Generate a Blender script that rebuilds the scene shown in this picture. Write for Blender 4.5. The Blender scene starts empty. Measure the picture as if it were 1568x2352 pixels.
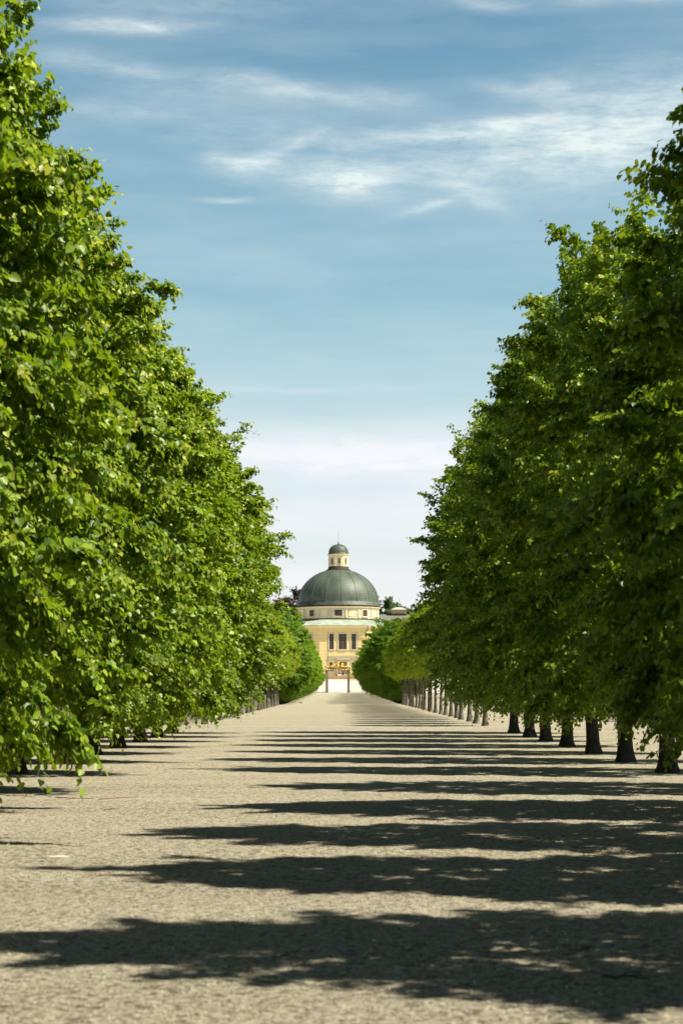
import bpy, math, random
import numpy as np
from mathutils import Vector, Matrix
R = math.radians
C = bpy.context.scene.collection
sc = bpy.context.scene

# ------------------------------------------------------------------ camera, sky, sun, exposure
F = 5000.0; XV = 785.0; YH = 1582.0; EYE = 1.6      # photo measured on a 1568x2352 grid
cam = bpy.data.objects.new('camera', bpy.data.cameras.new('camera')); C.objects.link(cam)
cam.location = (0, 0, EYE); cam.rotation_euler = (R(90), 0, 0)
cd = cam.data; cd.sensor_fit = 'VERTICAL'; cd.sensor_height = 36; cd.sensor_width = 24
cd.lens = F/2352*36; cd.shift_y = (YH-1176)/2352; cd.shift_x = (784-XV)/2352
cd.clip_start = .1; cd.clip_end = 8000
cd.dof.use_dof = True; cd.dof.focus_distance = 60; cd.dof.aperture_fstop = 3.6
sc.camera = cam

SUN_EL = R(54); SUN_AZ = R(104)      # azimuth from +Y towards +X
sl = bpy.data.lights.new('sun', 'SUN'); sl.energy = 5.0; sl.angle = R(.5); sl.color = (1, .92, .76)
so = bpy.data.objects.new('sun', sl); C.objects.link(so)
sdir = Vector((math.sin(SUN_AZ)*math.cos(SUN_EL), math.cos(SUN_AZ)*math.cos(SUN_EL), math.sin(SUN_EL)))
so.rotation_euler = sdir.to_track_quat('Z', 'Y').to_euler(); so.location = (60, -20, 60)

sc.view_settings.view_transform = 'Standard'; sc.view_settings.look = 'None'
sc.view_settings.exposure = 0.84; sc.view_settings.gamma = 1

class NT:
    """small node helper"""
    def __init__(s, nt): s.nt = nt; s.n = nt.nodes; s.n.clear()
    def new(s, t, **k):
        nd = s.n.new(t)
        for a, v in k.items(): setattr(nd, a, v)
        return nd
    def link(s, a, b): s.nt.links.new(a, b)
    def setin(s, sock, v):
        if isinstance(v, (int, float)): sock.default_value = v
        elif isinstance(v, tuple): sock.default_value = v if len(v) != 3 or sock.type == 'VECTOR' else v+(1,)
        else: s.link(v, sock)
    def math(s, op, a, b=0.0, c=None, clamp=False):
        m = s.new('ShaderNodeMath', operation=op, use_clamp=clamp)
        s.setin(m.inputs[0], a); s.setin(m.inputs[1], b)
        if c is not None: s.setin(m.inputs[2], c)
        return m.outputs[0]
    def mix(s, f, a, b, blend='MIX'):
        m = s.new('ShaderNodeMix', data_type='RGBA', blend_type=blend)
        s.setin(m.inputs[0], f); s.setin(m.inputs[6], a); s.setin(m.inputs[7], b)
        return m.outputs[2]
    def noise(s, vec, scale, detail=3, rough=.5, dist=0, out=0):
        m = s.new('ShaderNodeTexNoise'); m.inputs['Scale'].default_value = scale
        m.inputs['Detail'].default_value = detail; m.inputs['Roughness'].default_value = rough
        m.inputs['Distortion'].default_value = dist
        if vec is not None: s.link(vec, m.inputs['Vector'])
        return m.outputs[out]
    def ramp(s, f, stops):
        m = s.new('ShaderNodeValToRGB'); s.link(f, m.inputs[0]); e = m.color_ramp.elements
        while len(e) < len(stops): e.new(.5)
        for el, (p, c) in zip(e, stops): el.position = p; el.color = (c, c, c, 1) if isinstance(c, (int, float)) else tuple(c)+(1,)
        return m.outputs[0]
    def mapping(s, vec, scale=(1, 1, 1), loc=(0, 0, 0), rot=(0, 0, 0)):
        m = s.new('ShaderNodeMapping'); s.link(vec, m.inputs[0])
        m.inputs['Scale'].default_value = scale; m.inputs['Location'].default_value = loc; m.inputs['Rotation'].default_value = rot
        return m.outputs[0]

w = bpy.data.worlds.new('World'); sc.world = w; w.use_nodes = True
n = NT(w.node_tree)
sky = n.new('ShaderNodeTexSky', sky_type='NISHITA', sun_disc=False)
sky.sun_elevation = SUN_EL; sky.sun_rotation = SUN_AZ; sky.air_density = 1.0; sky.dust_density = .6; sky.ozone_density = 2.0; sky.altitude = 20
tc = n.new('ShaderNodeTexCoord'); sep = n.new('ShaderNodeSeparateXYZ'); n.link(tc.outputs['Generated'], sep.inputs[0])
az = n.math('MULTIPLY', n.math('ARCTAN2', sep.outputs[0], sep.outputs[1]), 57.2958)     # degrees right of the avenue
el = n.math('MULTIPLY', n.math('ARCSINE', sep.outputs[2]), 57.2958)                     # degrees above the horizon
comb = n.new('ShaderNodeCombineXYZ'); n.link(az, comb.inputs[0]); n.link(el, comb.inputs[1])
warp = n.noise(n.mapping(comb.outputs[0], (.45, 1.3, 1)), 1.0, 5, .6, out=1)
wsub = n.new('ShaderNodeVectorMath', operation='SUBTRACT'); n.link(warp, wsub.inputs[0]); wsub.inputs[1].default_value = (.5, .5, .5)
wmul = n.new('ShaderNodeVectorMath', operation='MULTIPLY'); n.link(wsub.outputs[0], wmul.inputs[0]); wmul.inputs[1].default_value = (1.3, .42, 0)
wadd = n.new('ShaderNodeVectorMath', operation='ADD'); n.link(comb.outputs[0], wadd.inputs[0]); n.link(wmul.outputs[0], wadd.inputs[1])
ws = n.new('ShaderNodeSeparateXYZ'); n.link(wadd.outputs[0], ws.inputs[0])
def ang(xd, yd): return (math.degrees(math.atan((xd-XV)/F)), math.degrees(math.atan((YH-yd)/F)))
# (x, y, half width, half height, strength, tilt) of each cirrus bank on the photo's grid -> degrees on the sky
banks = [(290, 64, 170, 17, .55, 0), (330, 75, 80, 12, .2, 0), (230, 155, 150, 20, .33, .1), (620, 195, 150, 24, .42, .12), (860, 222, 110, 26, .30, .1), (420, 215, 240, 36, .18, .08),
         (550, 378, 80, 26, .68, .1), (620, 350, 60, 14, .3, -.3), (700, 322, 60, 14, .3, -.3), (775, 418, 100, 36, .80, .06), (890, 405, 130, 36, .30, 0), (980, 310, 230, 20, .42, -.06), (1150, 290, 120, 14, .38, -.12),
         (1080, 440, 75, 26, .42, .35), (975, 476, 55, 10, .50, -.3), (1440, 290, 280, 105, .62, -.2), (1260, 210, 90, 22, .38, 0), (1140, 205, 60, 12, .2, .2), (525, 459, 55, 7, .45, 0),
         (1250, 340, 240, 50, .30, -.12), (1120, 14, 90, 14, .30, .1), (1440, 0, 180, 18, .40, .05), (400, 10, 300, 26, .28, 0),
         (900, 370, 330, 70, .16, 0), (250, 262, 150, 24, .20, 0), (560, 300, 260, 36, .18, 0), (1450, 360, 240, 60, .25, 0),
         (820, 1050, 420, 42, .45, .02), (700, 895, 300, 8, .16, 0)]
tot = None
for (bx, by, bw, bh, s_, tilt) in banks:
    a0, e0 = ang(bx, by); sw = bw/F*57.3; sh = bh/F*57.3
    dx = n.math('SUBTRACT', ws.outputs[0], a0); dy = n.math('SUBTRACT', ws.outputs[1], e0)
    dy2 = n.math('MULTIPLY_ADD', dx, tilt, dy)
    q = n.math('ADD', n.math('POWER', n.math('ABSOLUTE', n.math('DIVIDE', dx, sw)), 2.0), n.math('POWER', n.math('ABSOLUTE', n.math('DIVIDE', dy2, sh)), 2.0))
    g = n.math('MULTIPLY', n.math('EXPONENT', n.math('MULTIPLY', q, -1.0)), s_)
    tot = g if tot is None else n.math('ADD', tot, g)
fine = n.noise(n.mapping(wadd.outputs[0], (.8, 3.4, 1), rot=(0, 0, .16)), 1.0, 9, .68)
fib = n.ramp(fine, [(.32, .35), (.68, 1.25)])
cl = n.math('MULTIPLY', tot, fib)
veil = n.math('MULTIPLY', n.ramp(n.noise(n.mapping(comb.outputs[0], (.10, .55, 1), loc=(3, 1, 0)), 1.0, 5, .6), [(.42, 0), (.75, 1)]), .22)
low = n.ramp(n.math('DIVIDE', el, 20.0), [(0, .72), (.30, .62), (.47, .12), (1, .0)])      # pale band of thin cloud over the horizon
lown = n.math('MULTIPLY', low, n.ramp(n.noise(n.mapping(comb.outputs[0], (.05, .75, 1), loc=(7, 3, 0)), 1.0, 4, .55), [(.3, .7), (.65, 1.15)]))
fade = n.ramp(n.math('DIVIDE', el, 90.0), [(.23, 1), (.32, .1)])      # the high sky overhead is clear
cover = n.math('MULTIPLY', n.math('ADD', n.math('ADD', cl, veil), lown, clamp=True), fade)
skyt = n.mix(1.0, sky.outputs[0], n.ramp(n.math('DIVIDE', el, 90.0), [(.0, (.97, 1.04, .93)), (.13, (.84, 1.08, .95)), (.20, (.64, .93, .87)), (.23, (.52, .82, .82)), (.32, (.32, .35, .32))]), 'MULTIPLY')
SKYW = (8.6, 8.7, 8.9)
lp = n.mix(n.ramp(n.math('DIVIDE', el, 20.0), [(.1, 1), (.5, 0)]), (6.5, 7.3, 7.3), (8.2, 7.8, 8.5))
col = n.mix(cover, skyt, lp)
bg = n.new('ShaderNodeBackground'); n.link(col, bg.inputs[0]); bg.inputs[1].default_value = .070
wo = n.new('ShaderNodeOutputWorld'); n.link(bg.outputs[0], wo.inputs[0])

# ------------------------------------------------------------------ helpers
def tag(o, label=None, cat=None, group=None, kind=None):
    if label: o['label'] = label
    if cat: o['category'] = cat
    if group: o['group'] = group
    if kind: o['kind'] = kind
    return o
def empty(name, loc=(0, 0, 0), rz=0):
    o = bpy.data.objects.new(name, None); C.objects.link(o); o.location = loc; o.rotation_euler = (0, 0, rz); o.empty_display_size = .3
    return o
def world(xd, yd, D): return Vector(((xd-XV)/F*D, D, EYE-(yd-YH)/F*D))
def copy_tree(o, parent=None):
    c = o.copy(); C.objects.link(c); c.parent = parent
    for ch in list(o.children): copy_tree(ch, c)
    return c
class MB:
    def __init__(s): s.v = []; s.f = []; s.m = []
    def add(s, v, f, mi=0):
        b = len(s.v); s.v += [tuple(p) for p in v]; s.f += [tuple(i+b for i in q) for q in f]; s.m += [mi]*len(f)
    def box(s, x0, x1, y0, y1, z0, z1, M=None):
        v = [Vector(p) for p in ((x0, y0, z0), (x1, y0, z0), (x1, y1, z0), (x0, y1, z0), (x0, y0, z1), (x1, y0, z1), (x1, y1, z1), (x0, y1, z1))]
        if M is not None: v = [M @ p for p in v]
        s.add(v, [(0, 3, 2, 1), (4, 5, 6, 7), (0, 1, 5, 4), (1, 2, 6, 5), (2, 3, 7, 6), (3, 0, 4, 7)])
        return s
    def tube(s, pts, rad, k=8, cap=True, mi=0, wob=0, rnd=None):
        pts = [Vector(p) for p in pts]; rings = []
        if not isinstance(rad, (list, tuple)): rad = [rad]*len(pts)
        b = len(s.v)
        for i, p in enumerate(pts):
            t = (pts[min(i+1, len(pts)-1)]-pts[max(i-1, 0)]).normalized()
            a = t.cross(Vector((0, 1, .13)) if abs(t.y) < .9 else Vector((1, 0, 0))).normalized(); c = t.cross(a)
            for j in range(k):
                th = 2*math.pi*j/k; r = rad[i]*(1+(wob*(rnd.random()-.5) if rnd else 0))
                s.v.append(tuple(p+a*math.cos(th)*r+c*math.sin(th)*r))
        for i in range(len(pts)-1):
            for j in range(k):
                s.f.append((b+i*k+j, b+i*k+(j+1) % k, b+(i+1)*k+(j+1) % k, b+(i+1)*k+j)); s.m.append(mi)
        if cap:
            s.f.append(tuple(b+j for j in reversed(range(k)))); s.f.append(tuple(b+(len(pts)-1)*k+j for j in range(k))); s.m += [mi, mi]
        return s
    def lathe(s, prof, k=48, c=(0, 0, 0), phase=0):
        b = len(s.v); c = Vector(c)
        for (r, z) in prof:
            for j in range(k):
                th = 2*math.pi*j/k+phase; s.v.append((c.x+r*math.cos(th), c.y+r*math.sin(th), c.z+z))
        m = len(prof)
        for i in range(m-1):
            for j in range(k): s.f.append((b+i*k+j, b+i*k+(j+1) % k, b+(i+1)*k+(j+1) % k, b+(i+1)*k+j)); s.m.append(0)
        s.f.append(tuple(b+j for j in reversed(range(k)))); s.f.append(tuple(b+(m-1)*k+j for j in range(k))); s.m += [0, 0]
        return s
    def build(s, name, mat, parent=None, smooth=False, loc=None):
        me = bpy.data.meshes.new(name); me.from_pydata(s.v, [], s.f)
        for x in (mat if isinstance(mat, list) else [mat]): me.materials.append(x)
        if any(s.m): me.polygons.foreach_set('material_index', s.m)
        if smooth: me.polygons.foreach_set('use_smooth', [True]*len(me.polygons))
        me.update(); o = bpy.data.objects.new(name, me); C.objects.link(o); o.parent = parent
        if loc is not None: o.location = loc
        return o

# ------------------------------------------------------------------ materials
def principled(name, f):
    m = bpy.data.materials.new(name); m.use_nodes = True; n = NT(m.node_tree)
    p = n.new('ShaderNodeBsdfPrincipled'); o = n.new('ShaderNodeOutputMaterial'); n.link(p.outputs[0], o.inputs[0])
    t = n.new('ShaderNodeTexCoord'); f(n, p, t, o); return m
def simple(name, col, rough=.7, metal=0, var=.15, scale=3, bump=0, bscale=40, spec=.5):
    def f(n, p, t, o):
        nz = n.noise(t.outputs['Object'], scale, 4, .6)
        c = n.mix(nz, tuple(max(0, x*(1-var)) for x in col), tuple(min(1, x*(1+var)) for x in col))
        n.link(c, p.inputs['Base Color']); p.inputs['Roughness'].default_value = rough; p.inputs['Metallic'].default_value = metal
        p.inputs['Specular IOR Level'].default_value = spec
        if bump:
            b = n.new('ShaderNodeBump'); b.inputs['Strength'].default_value = bump; b.inputs['Distance'].default_value = .02
            n.link(n.noise(t.outputs['Object'], bscale, 4, .6), b.inputs['Height']); n.link(b.outputs[0], p.inputs['Normal'])
    return principled(name, f)

def leaf_mat(name, dark, light, young_sunlit, trans, tf=.38, rough=.42):
    def f(n, p, t, o):
        g = n.new('ShaderNodeNewGeometry'); at = n.new('ShaderNodeAttribute', attribute_name='young_sunlit')
        c = n.mix(g.outputs['Random Per Island'], dark, light)
        oi = n.new('ShaderNodeObjectInfo')
        c = n.mix(n.math('MULTIPLY', at.outputs['Fac'], .75), c, young_sunlit)  # yellow for young tips and for the sunlight painted on crown tops
        hv = n.new('ShaderNodeHueSaturation'); n.link(c, hv.inputs['Color'])
        n.link(n.math('MULTIPLY_ADD', oi.outputs['Random'], .3, .85), hv.inputs['Value'])
        n.link(hv.outputs[0], p.inputs['Base Color']); p.inputs['Roughness'].default_value = rough; p.inputs['Specular IOR Level'].default_value = .32
        tr = n.new('ShaderNodeBsdfTranslucent'); n.link(n.mix(at.outputs['Fac'], trans, tuple(min(1, x*1.35) for x in trans)), tr.inputs[0])
        mx = n.new('ShaderNodeMixShader'); mx.inputs[0].default_value = tf
        n.link(p.outputs[0], mx.inputs[1]); n.link(tr.outputs[0], mx.inputs[2]); n.link(mx.outputs[0], o.inputs[0])
    return principled(name, f)
M = {}
M['lime'] = leaf_mat('lime_leaf', (.018, .075, .006), (.26, .39, .028), (.62, .60, .05), (.31, .46, .012), .34, .42)
M['thin'] = leaf_mat('young_lime_leaf', (.12, .22, .012), (.24, .36, .02), (.36, .43, .03), (.42, .52, .02), .48, .5)
M['shaggy'] = leaf_mat('old_lime_leaf', (.03, .11, .008), (.17, .30, .02), (.30, .40, .03), (.27, .44, .015), .42, .5)
M['copper'] = leaf_mat('copper_leaf', (.03, .018, .014), (.05, .032, .02), (.06, .04, .02), (.05, .02, .01), .2, .6)
M['oak'] = leaf_mat('oak_leaf', (.035, .07, .02), (.07, .12, .03), (.1, .14, .03), (.1, .17, .02), .3, .6)
M['twig'] = simple('twig', (.10, .075, .04), .8, var=.3)
def bark(name, a, b, patch):
    def f(n, p, t, o):
        v = n.mapping(t.outputs['Object'], (1, 1, .22))
        c = n.mix(n.ramp(n.noise(v, 14, 5, .65), [(.35, 0), (.65, 1)]), a, b)
        pt = n.ramp(n.noise(t.outputs['Object'], 3.2, 3, .6), [(.52, 0), (.6, 1)])
        c = n.mix(n.math('MULTIPLY', pt, .8), c, patch)
        n.link(c, p.inputs['Base Color']); p.inputs['Roughness'].default_value = .9
        bp = n.new('ShaderNodeBump'); bp.inputs['Strength'].default_value = .8; bp.inputs['Distance'].default_value = .02
        n.link(n.noise(v, 22, 4, .7), bp.inputs['Height']); n.link(bp.outputs[0], p.inputs['Normal'])
    return principled(name, f)
M['bark'] = bark('bark', (.014, .011, .008), (.038, .033, .025), (.05, .046, .036))
M['thinbark'] = bark('thin_bark', (.06, .052, .038), (.14, .125, .095), (.24, .225, .18))

def gravel(n, p, t, o):
    v = t.outputs['Object']
    vo = n.new('ShaderNodeTexVoronoi', feature='F1'); vo.inputs['Scale'].default_value = 55; n.link(v, vo.inputs['Vector'])
    vo2 = n.new('ShaderNodeTexVoronoi', feature='F1'); vo2.inputs['Scale'].default_value = 22; n.link(v, vo2.inputs['Vector'])
    sepc = n.new('ShaderNodeSeparateColor'); n.link(vo.outputs['Color'], sepc.inputs[0])
    c = n.mix(sepc.outputs[0], (.27, .255, .18), (.76, .71, .555))
    sp2 = n.new('ShaderNodeSeparateColor'); n.link(vo2.outputs['Color'], sp2.inputs[0])
    c = n.mix(n.ramp(sp2.outputs[1], [(.80, 0), (.87, 1)]), c, (.17, .145, .10))
    c = n.mix(n.math('MULTIPLY', n.ramp(n.noise(v, 13, 5, .72), [(.50, 0), (.63, 1)]), .8), c, (.15, .12, .085))     # damp clots and leaf litter
    big = n.noise(n.mapping(v, (.16, .5, 1)), 1.0, 5, .6)
    c = n.mix(1.0, c, n.ramp(big, [(.3, (.86, .84, .80)), (.7, (1.08, 1.06, 1.04))]), 'MULTIPLY')
    pale = n.ramp(n.noise(n.mapping(v, (.05, .22, 1), loc=(4, 2, 0)), 1.0, 3, .6), [(.45, 0), (.65, 1)])
    c = n.mix(n.math('MULTIPLY', pale, .3), c, (.55, .50, .40))
    rust = n.ramp(n.noise(v, 2.1, 4, .65), [(.6, 0), (.72, 1)])
    c = n.mix(n.math('MULTIPLY', rust, .22), c, (.30, .17, .09))
    n.link(c, p.inputs['Base Color']); p.inputs['Roughness'].default_value = .95; p.inputs['Specular IOR Level'].default_value = .15
    h = n.math('ADD', n.math('MULTIPLY', vo.outputs['Distance'], -.6), n.math('MULTIPLY', n.noise(v, 16, 6, .75), 1.9))
    h = n.math('ADD', h, n.math('MULTIPLY', n.noise(v, 4, 3, .5), 2.0))
    bp = n.new('ShaderNodeBump'); bp.inputs['Strength'].default_value = 1.0; bp.inputs['Distance'].default_value = .034
    n.link(h, bp.inputs['Height']); n.link(bp.outputs[0], p.inputs['Normal'])
M['gravel'] = principled('gravel', gravel)
M['court'] = simple('pale_forecourt', (.55, .525, .47), .95, var=.05, scale=.6, bump=.2, spec=.1)
def pebm(n, p, t, o):
    g = n.new('ShaderNodeNewGeometry')
    n.link(n.ramp(g.outputs['Random Per Island'], [(0, (.07, .055, .04)), (.4, (.28, .255, .205)), (.8, (.46, .42, .34)), (1, (.62, .59, .52))]), p.inputs['Base Color'])
    p.inputs['Roughness'].default_value = .85
M['pebble'] = principled('pebble', pebm)
def wallm(n, p, t, o):
    v = t.outputs['Object']
    c = n.mix(n.noise(n.mapping(v, (1, 1, .25)), .7, 5, .65), (.76, .57, .24), (.86, .69, .34))
    st = n.ramp(n.noise(n.mapping(v, (1.5, 1.5, .15)), 1.2, 4, .6), [(.58, 0), (.75, 1)])
    c = n.mix(n.math('MULTIPLY', st, .25), c, (.55, .44, .25))
    n.link(c, p.inputs['Base Color']); p.inputs['Roughness'].default_value = .9; p.inputs['Specular IOR Level'].default_value = .2
M['yellow'] = principled('yellow_render', wallm)
M['cream'] = simple('cream_trim', (.66, .58, .40), .85, var=.08, scale=1.2, spec=.2)
M['pale'] = simple('pale_cream_render', (.80, .68, .43), .85, var=.07, scale=1.0, spec=.2)
M['grey'] = simple('grey_stone', (.44, .39, .29), .85, var=.15, scale=2, spec=.2)
M['brick'] = simple('red_stone_steps', (.50, .32, .17), .9, var=.25, scale=3, spec=.2)
M['step'] = simple('white_stone', (.72, .66, .52), .85, var=.08, spec=.2)
M['glass'] = simple('window_glass', (.03, .022, .018), .25, var=.5, scale=.8, spec=.25)
M['frame'] = simple('window_frame', (.22, .16, .11), .6, var=.2)
M['muntin'] = simple('muntin', (.36, .31, .25), .6, var=.1)
M['door'] = simple('oak_door', (.25, .14, .07), .6, var=.3, scale=4)
M['paper'] = simple('paper_notice', (.75, .7, .68), .8, var=.05)
M['dark'] = simple('tarred_band', (.055, .038, .028), .7, var=.3)
M['pipe'] = simple('red_downpipe', (.22, .06, .04), .5, var=.1)
def copper(dark, light, blk, lo, hi, courses):
    def f(n, p, t, o):
        v = t.outputs['Object']; s_ = n.new('ShaderNodeSeparateXYZ'); n.link(v, s_.inputs[0])
        c = n.mix(n.ramp(n.noise(n.mapping(v, (1, 1, .35)), .35, 5, .6), [(.35, 0), (.7, 1)]), dark, light)
        stain = n.ramp(n.noise(n.mapping(v, (1, 1, .5)), .9, 6, .7), [(.4, 0), (.62, 1)])
        z = n.math('MULTIPLY_ADD', s_.outputs[2], -1/(hi-lo), hi/(hi-lo), clamp=True)
        c = n.mix(n.math('MULTIPLY', n.math('MULTIPLY', stain, z), .95), c, blk)      # run-off stains gathered near the eaves
        if courses:
            ln = n.math('LESS_THAN', n.math('FRACT', n.math('DIVIDE', s_.outputs[2], courses)), .1)
            c = n.mix(n.math('MULTIPLY', ln, .6), c, blk)
        n.link(c, p.inputs['Base Color']); p.inputs['Roughness'].default_value = .55; p.inputs['Metallic'].default_value = .1
    return f
M['dome'] = principled('dome_copper', copper((.056, .08, .062), (.12, .152, .112), (.02, .022, .018), 13, 25, .62))
M['rib'] = simple('copper_rib', (.075, .09, .072), .6, var=.3)
M['verdigris'] = principled('verdigris', copper((.36, .45, .37), (.52, .60, .50), (.10, .13, .10), 10, 18, 0))
M['gold'] = simple('gilding', (.95, .62, .14), .28, 1.0, .15, 8)
def pillm(n, p, t, o):
    v = t.outputs['Object']
    c = n.mix(n.ramp(n.noise(v, 5, 5, .7), [(.42, 0), (.6, 1)]), (.10, .08, .05), (.42, .38, .28))
    n.link(c, p.inputs['Base Color']); p.inputs['Roughness'].default_value = .9
M['pillar'] = principled('weathered_stone', pillm)
M['iron'] = simple('painted_iron', (.24, .21, .16), .6, var=.3)
M['greyroof'] = simple('grey_roof', (.16, .165, .145), .7, var=.25)
M['wood'] = simple('pale_wood', (.78, .72, .58), .8, var=.1)
M['deadtwig'] = simple('dead_twig', (.20, .085, .045), .8, var=.3)
M['skin'] = simple('skin', (.5, .3, .22), .6, var=.05); M['hair'] = simple('hair', (.04, .025, .015), .7)
M['blackcloth'] = simple('dark_cloth', (.03, .012, .014), .9); M['greycloth'] = simple('grey_cloth', (.30, .28, .24), .9); M['whitecloth'] = simple('white_cloth', (.7, .68, .62), .9)
M['tanhat'] = simple('tan_hat', (.55, .45, .3), .9)

# ------------------------------------------------------------------ ground
def smooth(a, b, x): t = min(1, max(0, (x-a)/(b-a))); return t*t*(3-2*t)
def gz(D):
    z = .78*min(1, max(0, (D-240)/215.0))
    if D > 455: z = .78+2.62*min(1, (D-455)/45.0)
    if D > 500: z = 3.4+.5*min(1, (D-500)/36.0)
    return z
def sheet(name, mat, xs, ys, lift=0.0):
    v = [(x, y, gz(y)+lift) for y in ys for x in xs]; k = len(xs)
    f = [(j*k+i, j*k+i+1, (j+1)*k+i+1, (j+1)*k+i) for j in range(len(ys)-1) for i in range(k-1)]
    b = MB(); b.add(v, f); return b.build(name, mat)
xs = [-3000, -800, -300, -120, -60, -30, -12, 0, 12, 30, 60, 120, 300, 800, 3000]
ys = [-600, -100, -20, 0, 20, 60, 120, 200, 240, 300, 360, 420, 455, 470, 485, 500, 512, 524, 536, 580, 700, 1000, 1800, 4000]
tag(sheet('ground', M['gravel'], xs, ys), kind='structure')
tag(sheet('forecourt', M['court'], [-60, -30, -12, 0, 12, 30, 60], [455.3, 470, 485, 500, 512, 524, 536, 545], .004), kind='structure')

# loose stones on the near gravel (uncountable)
rng = np.random.default_rng(7)
N = 34000
base = np.array([(1, 0, 0), (-1, 0, 0), (0, 1, 0), (0, -1, 0), (0, 0, .7), (0, 0, -.7)], float)
tri = np.array([(0, 2, 4), (2, 1, 4), (1, 3, 4), (3, 0, 4), (2, 0, 5), (1, 2, 5), (3, 1, 5), (0, 3, 5)])
D_ = 9.5+22*rng.random(N)**1.3; X_ = (rng.random(N)-.5)*2*(D_*.165); S_ = .0032+.0085*rng.random(N)**2.5
th = rng.random(N)*6.283; sx = S_*(.7+.8*rng.random(N)); sy = S_*(.6+.5*rng.random(N)); sz = S_*(.5+.5*rng.random(N))
jit = 1+.35*(rng.random((N, 6, 3))-.5)
P = base[None]*jit*np.stack([sx, sy, sz], 1)[:, None, :]
x = P[..., 0]*np.cos(th)[:, None]-P[..., 1]*np.sin(th)[:, None]; y = P[..., 0]*np.sin(th)[:, None]+P[..., 1]*np.cos(th)[:, None]
P = np.stack([x+X_[:, None], y+D_[:, None], P[..., 2]+.002], 2)
def np_mesh(name, verts, polys_flat, lens, mats, mi=None, attr=None, smooth_=False):
    me = bpy.data.meshes.new(name); me.vertices.add(len(verts)); me.vertices.foreach_set('co', verts.astype(np.float32).ravel())
    me.loops.add(len(polys_flat)); me.loops.foreach_set('vertex_index', polys_flat.astype(np.int32))
    starts = np.concatenate([[0], np.cumsum(lens)[:-1]]).astype(np.int32)
    me.polygons.add(len(lens)); me.polygons.foreach_set('loop_start', starts)
    if mi is not None: me.polygons.foreach_set('material_index', mi.astype(np.int32))
    for m in mats: me.materials.append(m)
    if attr is not None:
        a = me.attributes.new('young_sunlit', 'FLOAT', 'POINT'); a.data.foreach_set('value', attr.astype(np.float32))
    me.update(calc_edges=True); me.validate(); return me
idx = (tri[None]+6*np.arange(N)[:, None, None]).reshape(-1)
me = np_mesh('gravel_stones', P.reshape(-1, 3), idx, np.full(N*8, 3), [M['pebble']])
o = bpy.data.objects.new('gravel_stones', me); C.objects.link(o); tag(o, 'loose grey and tan gravel stones scattered over the near path', 'gravel', kind='stuff')

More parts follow.
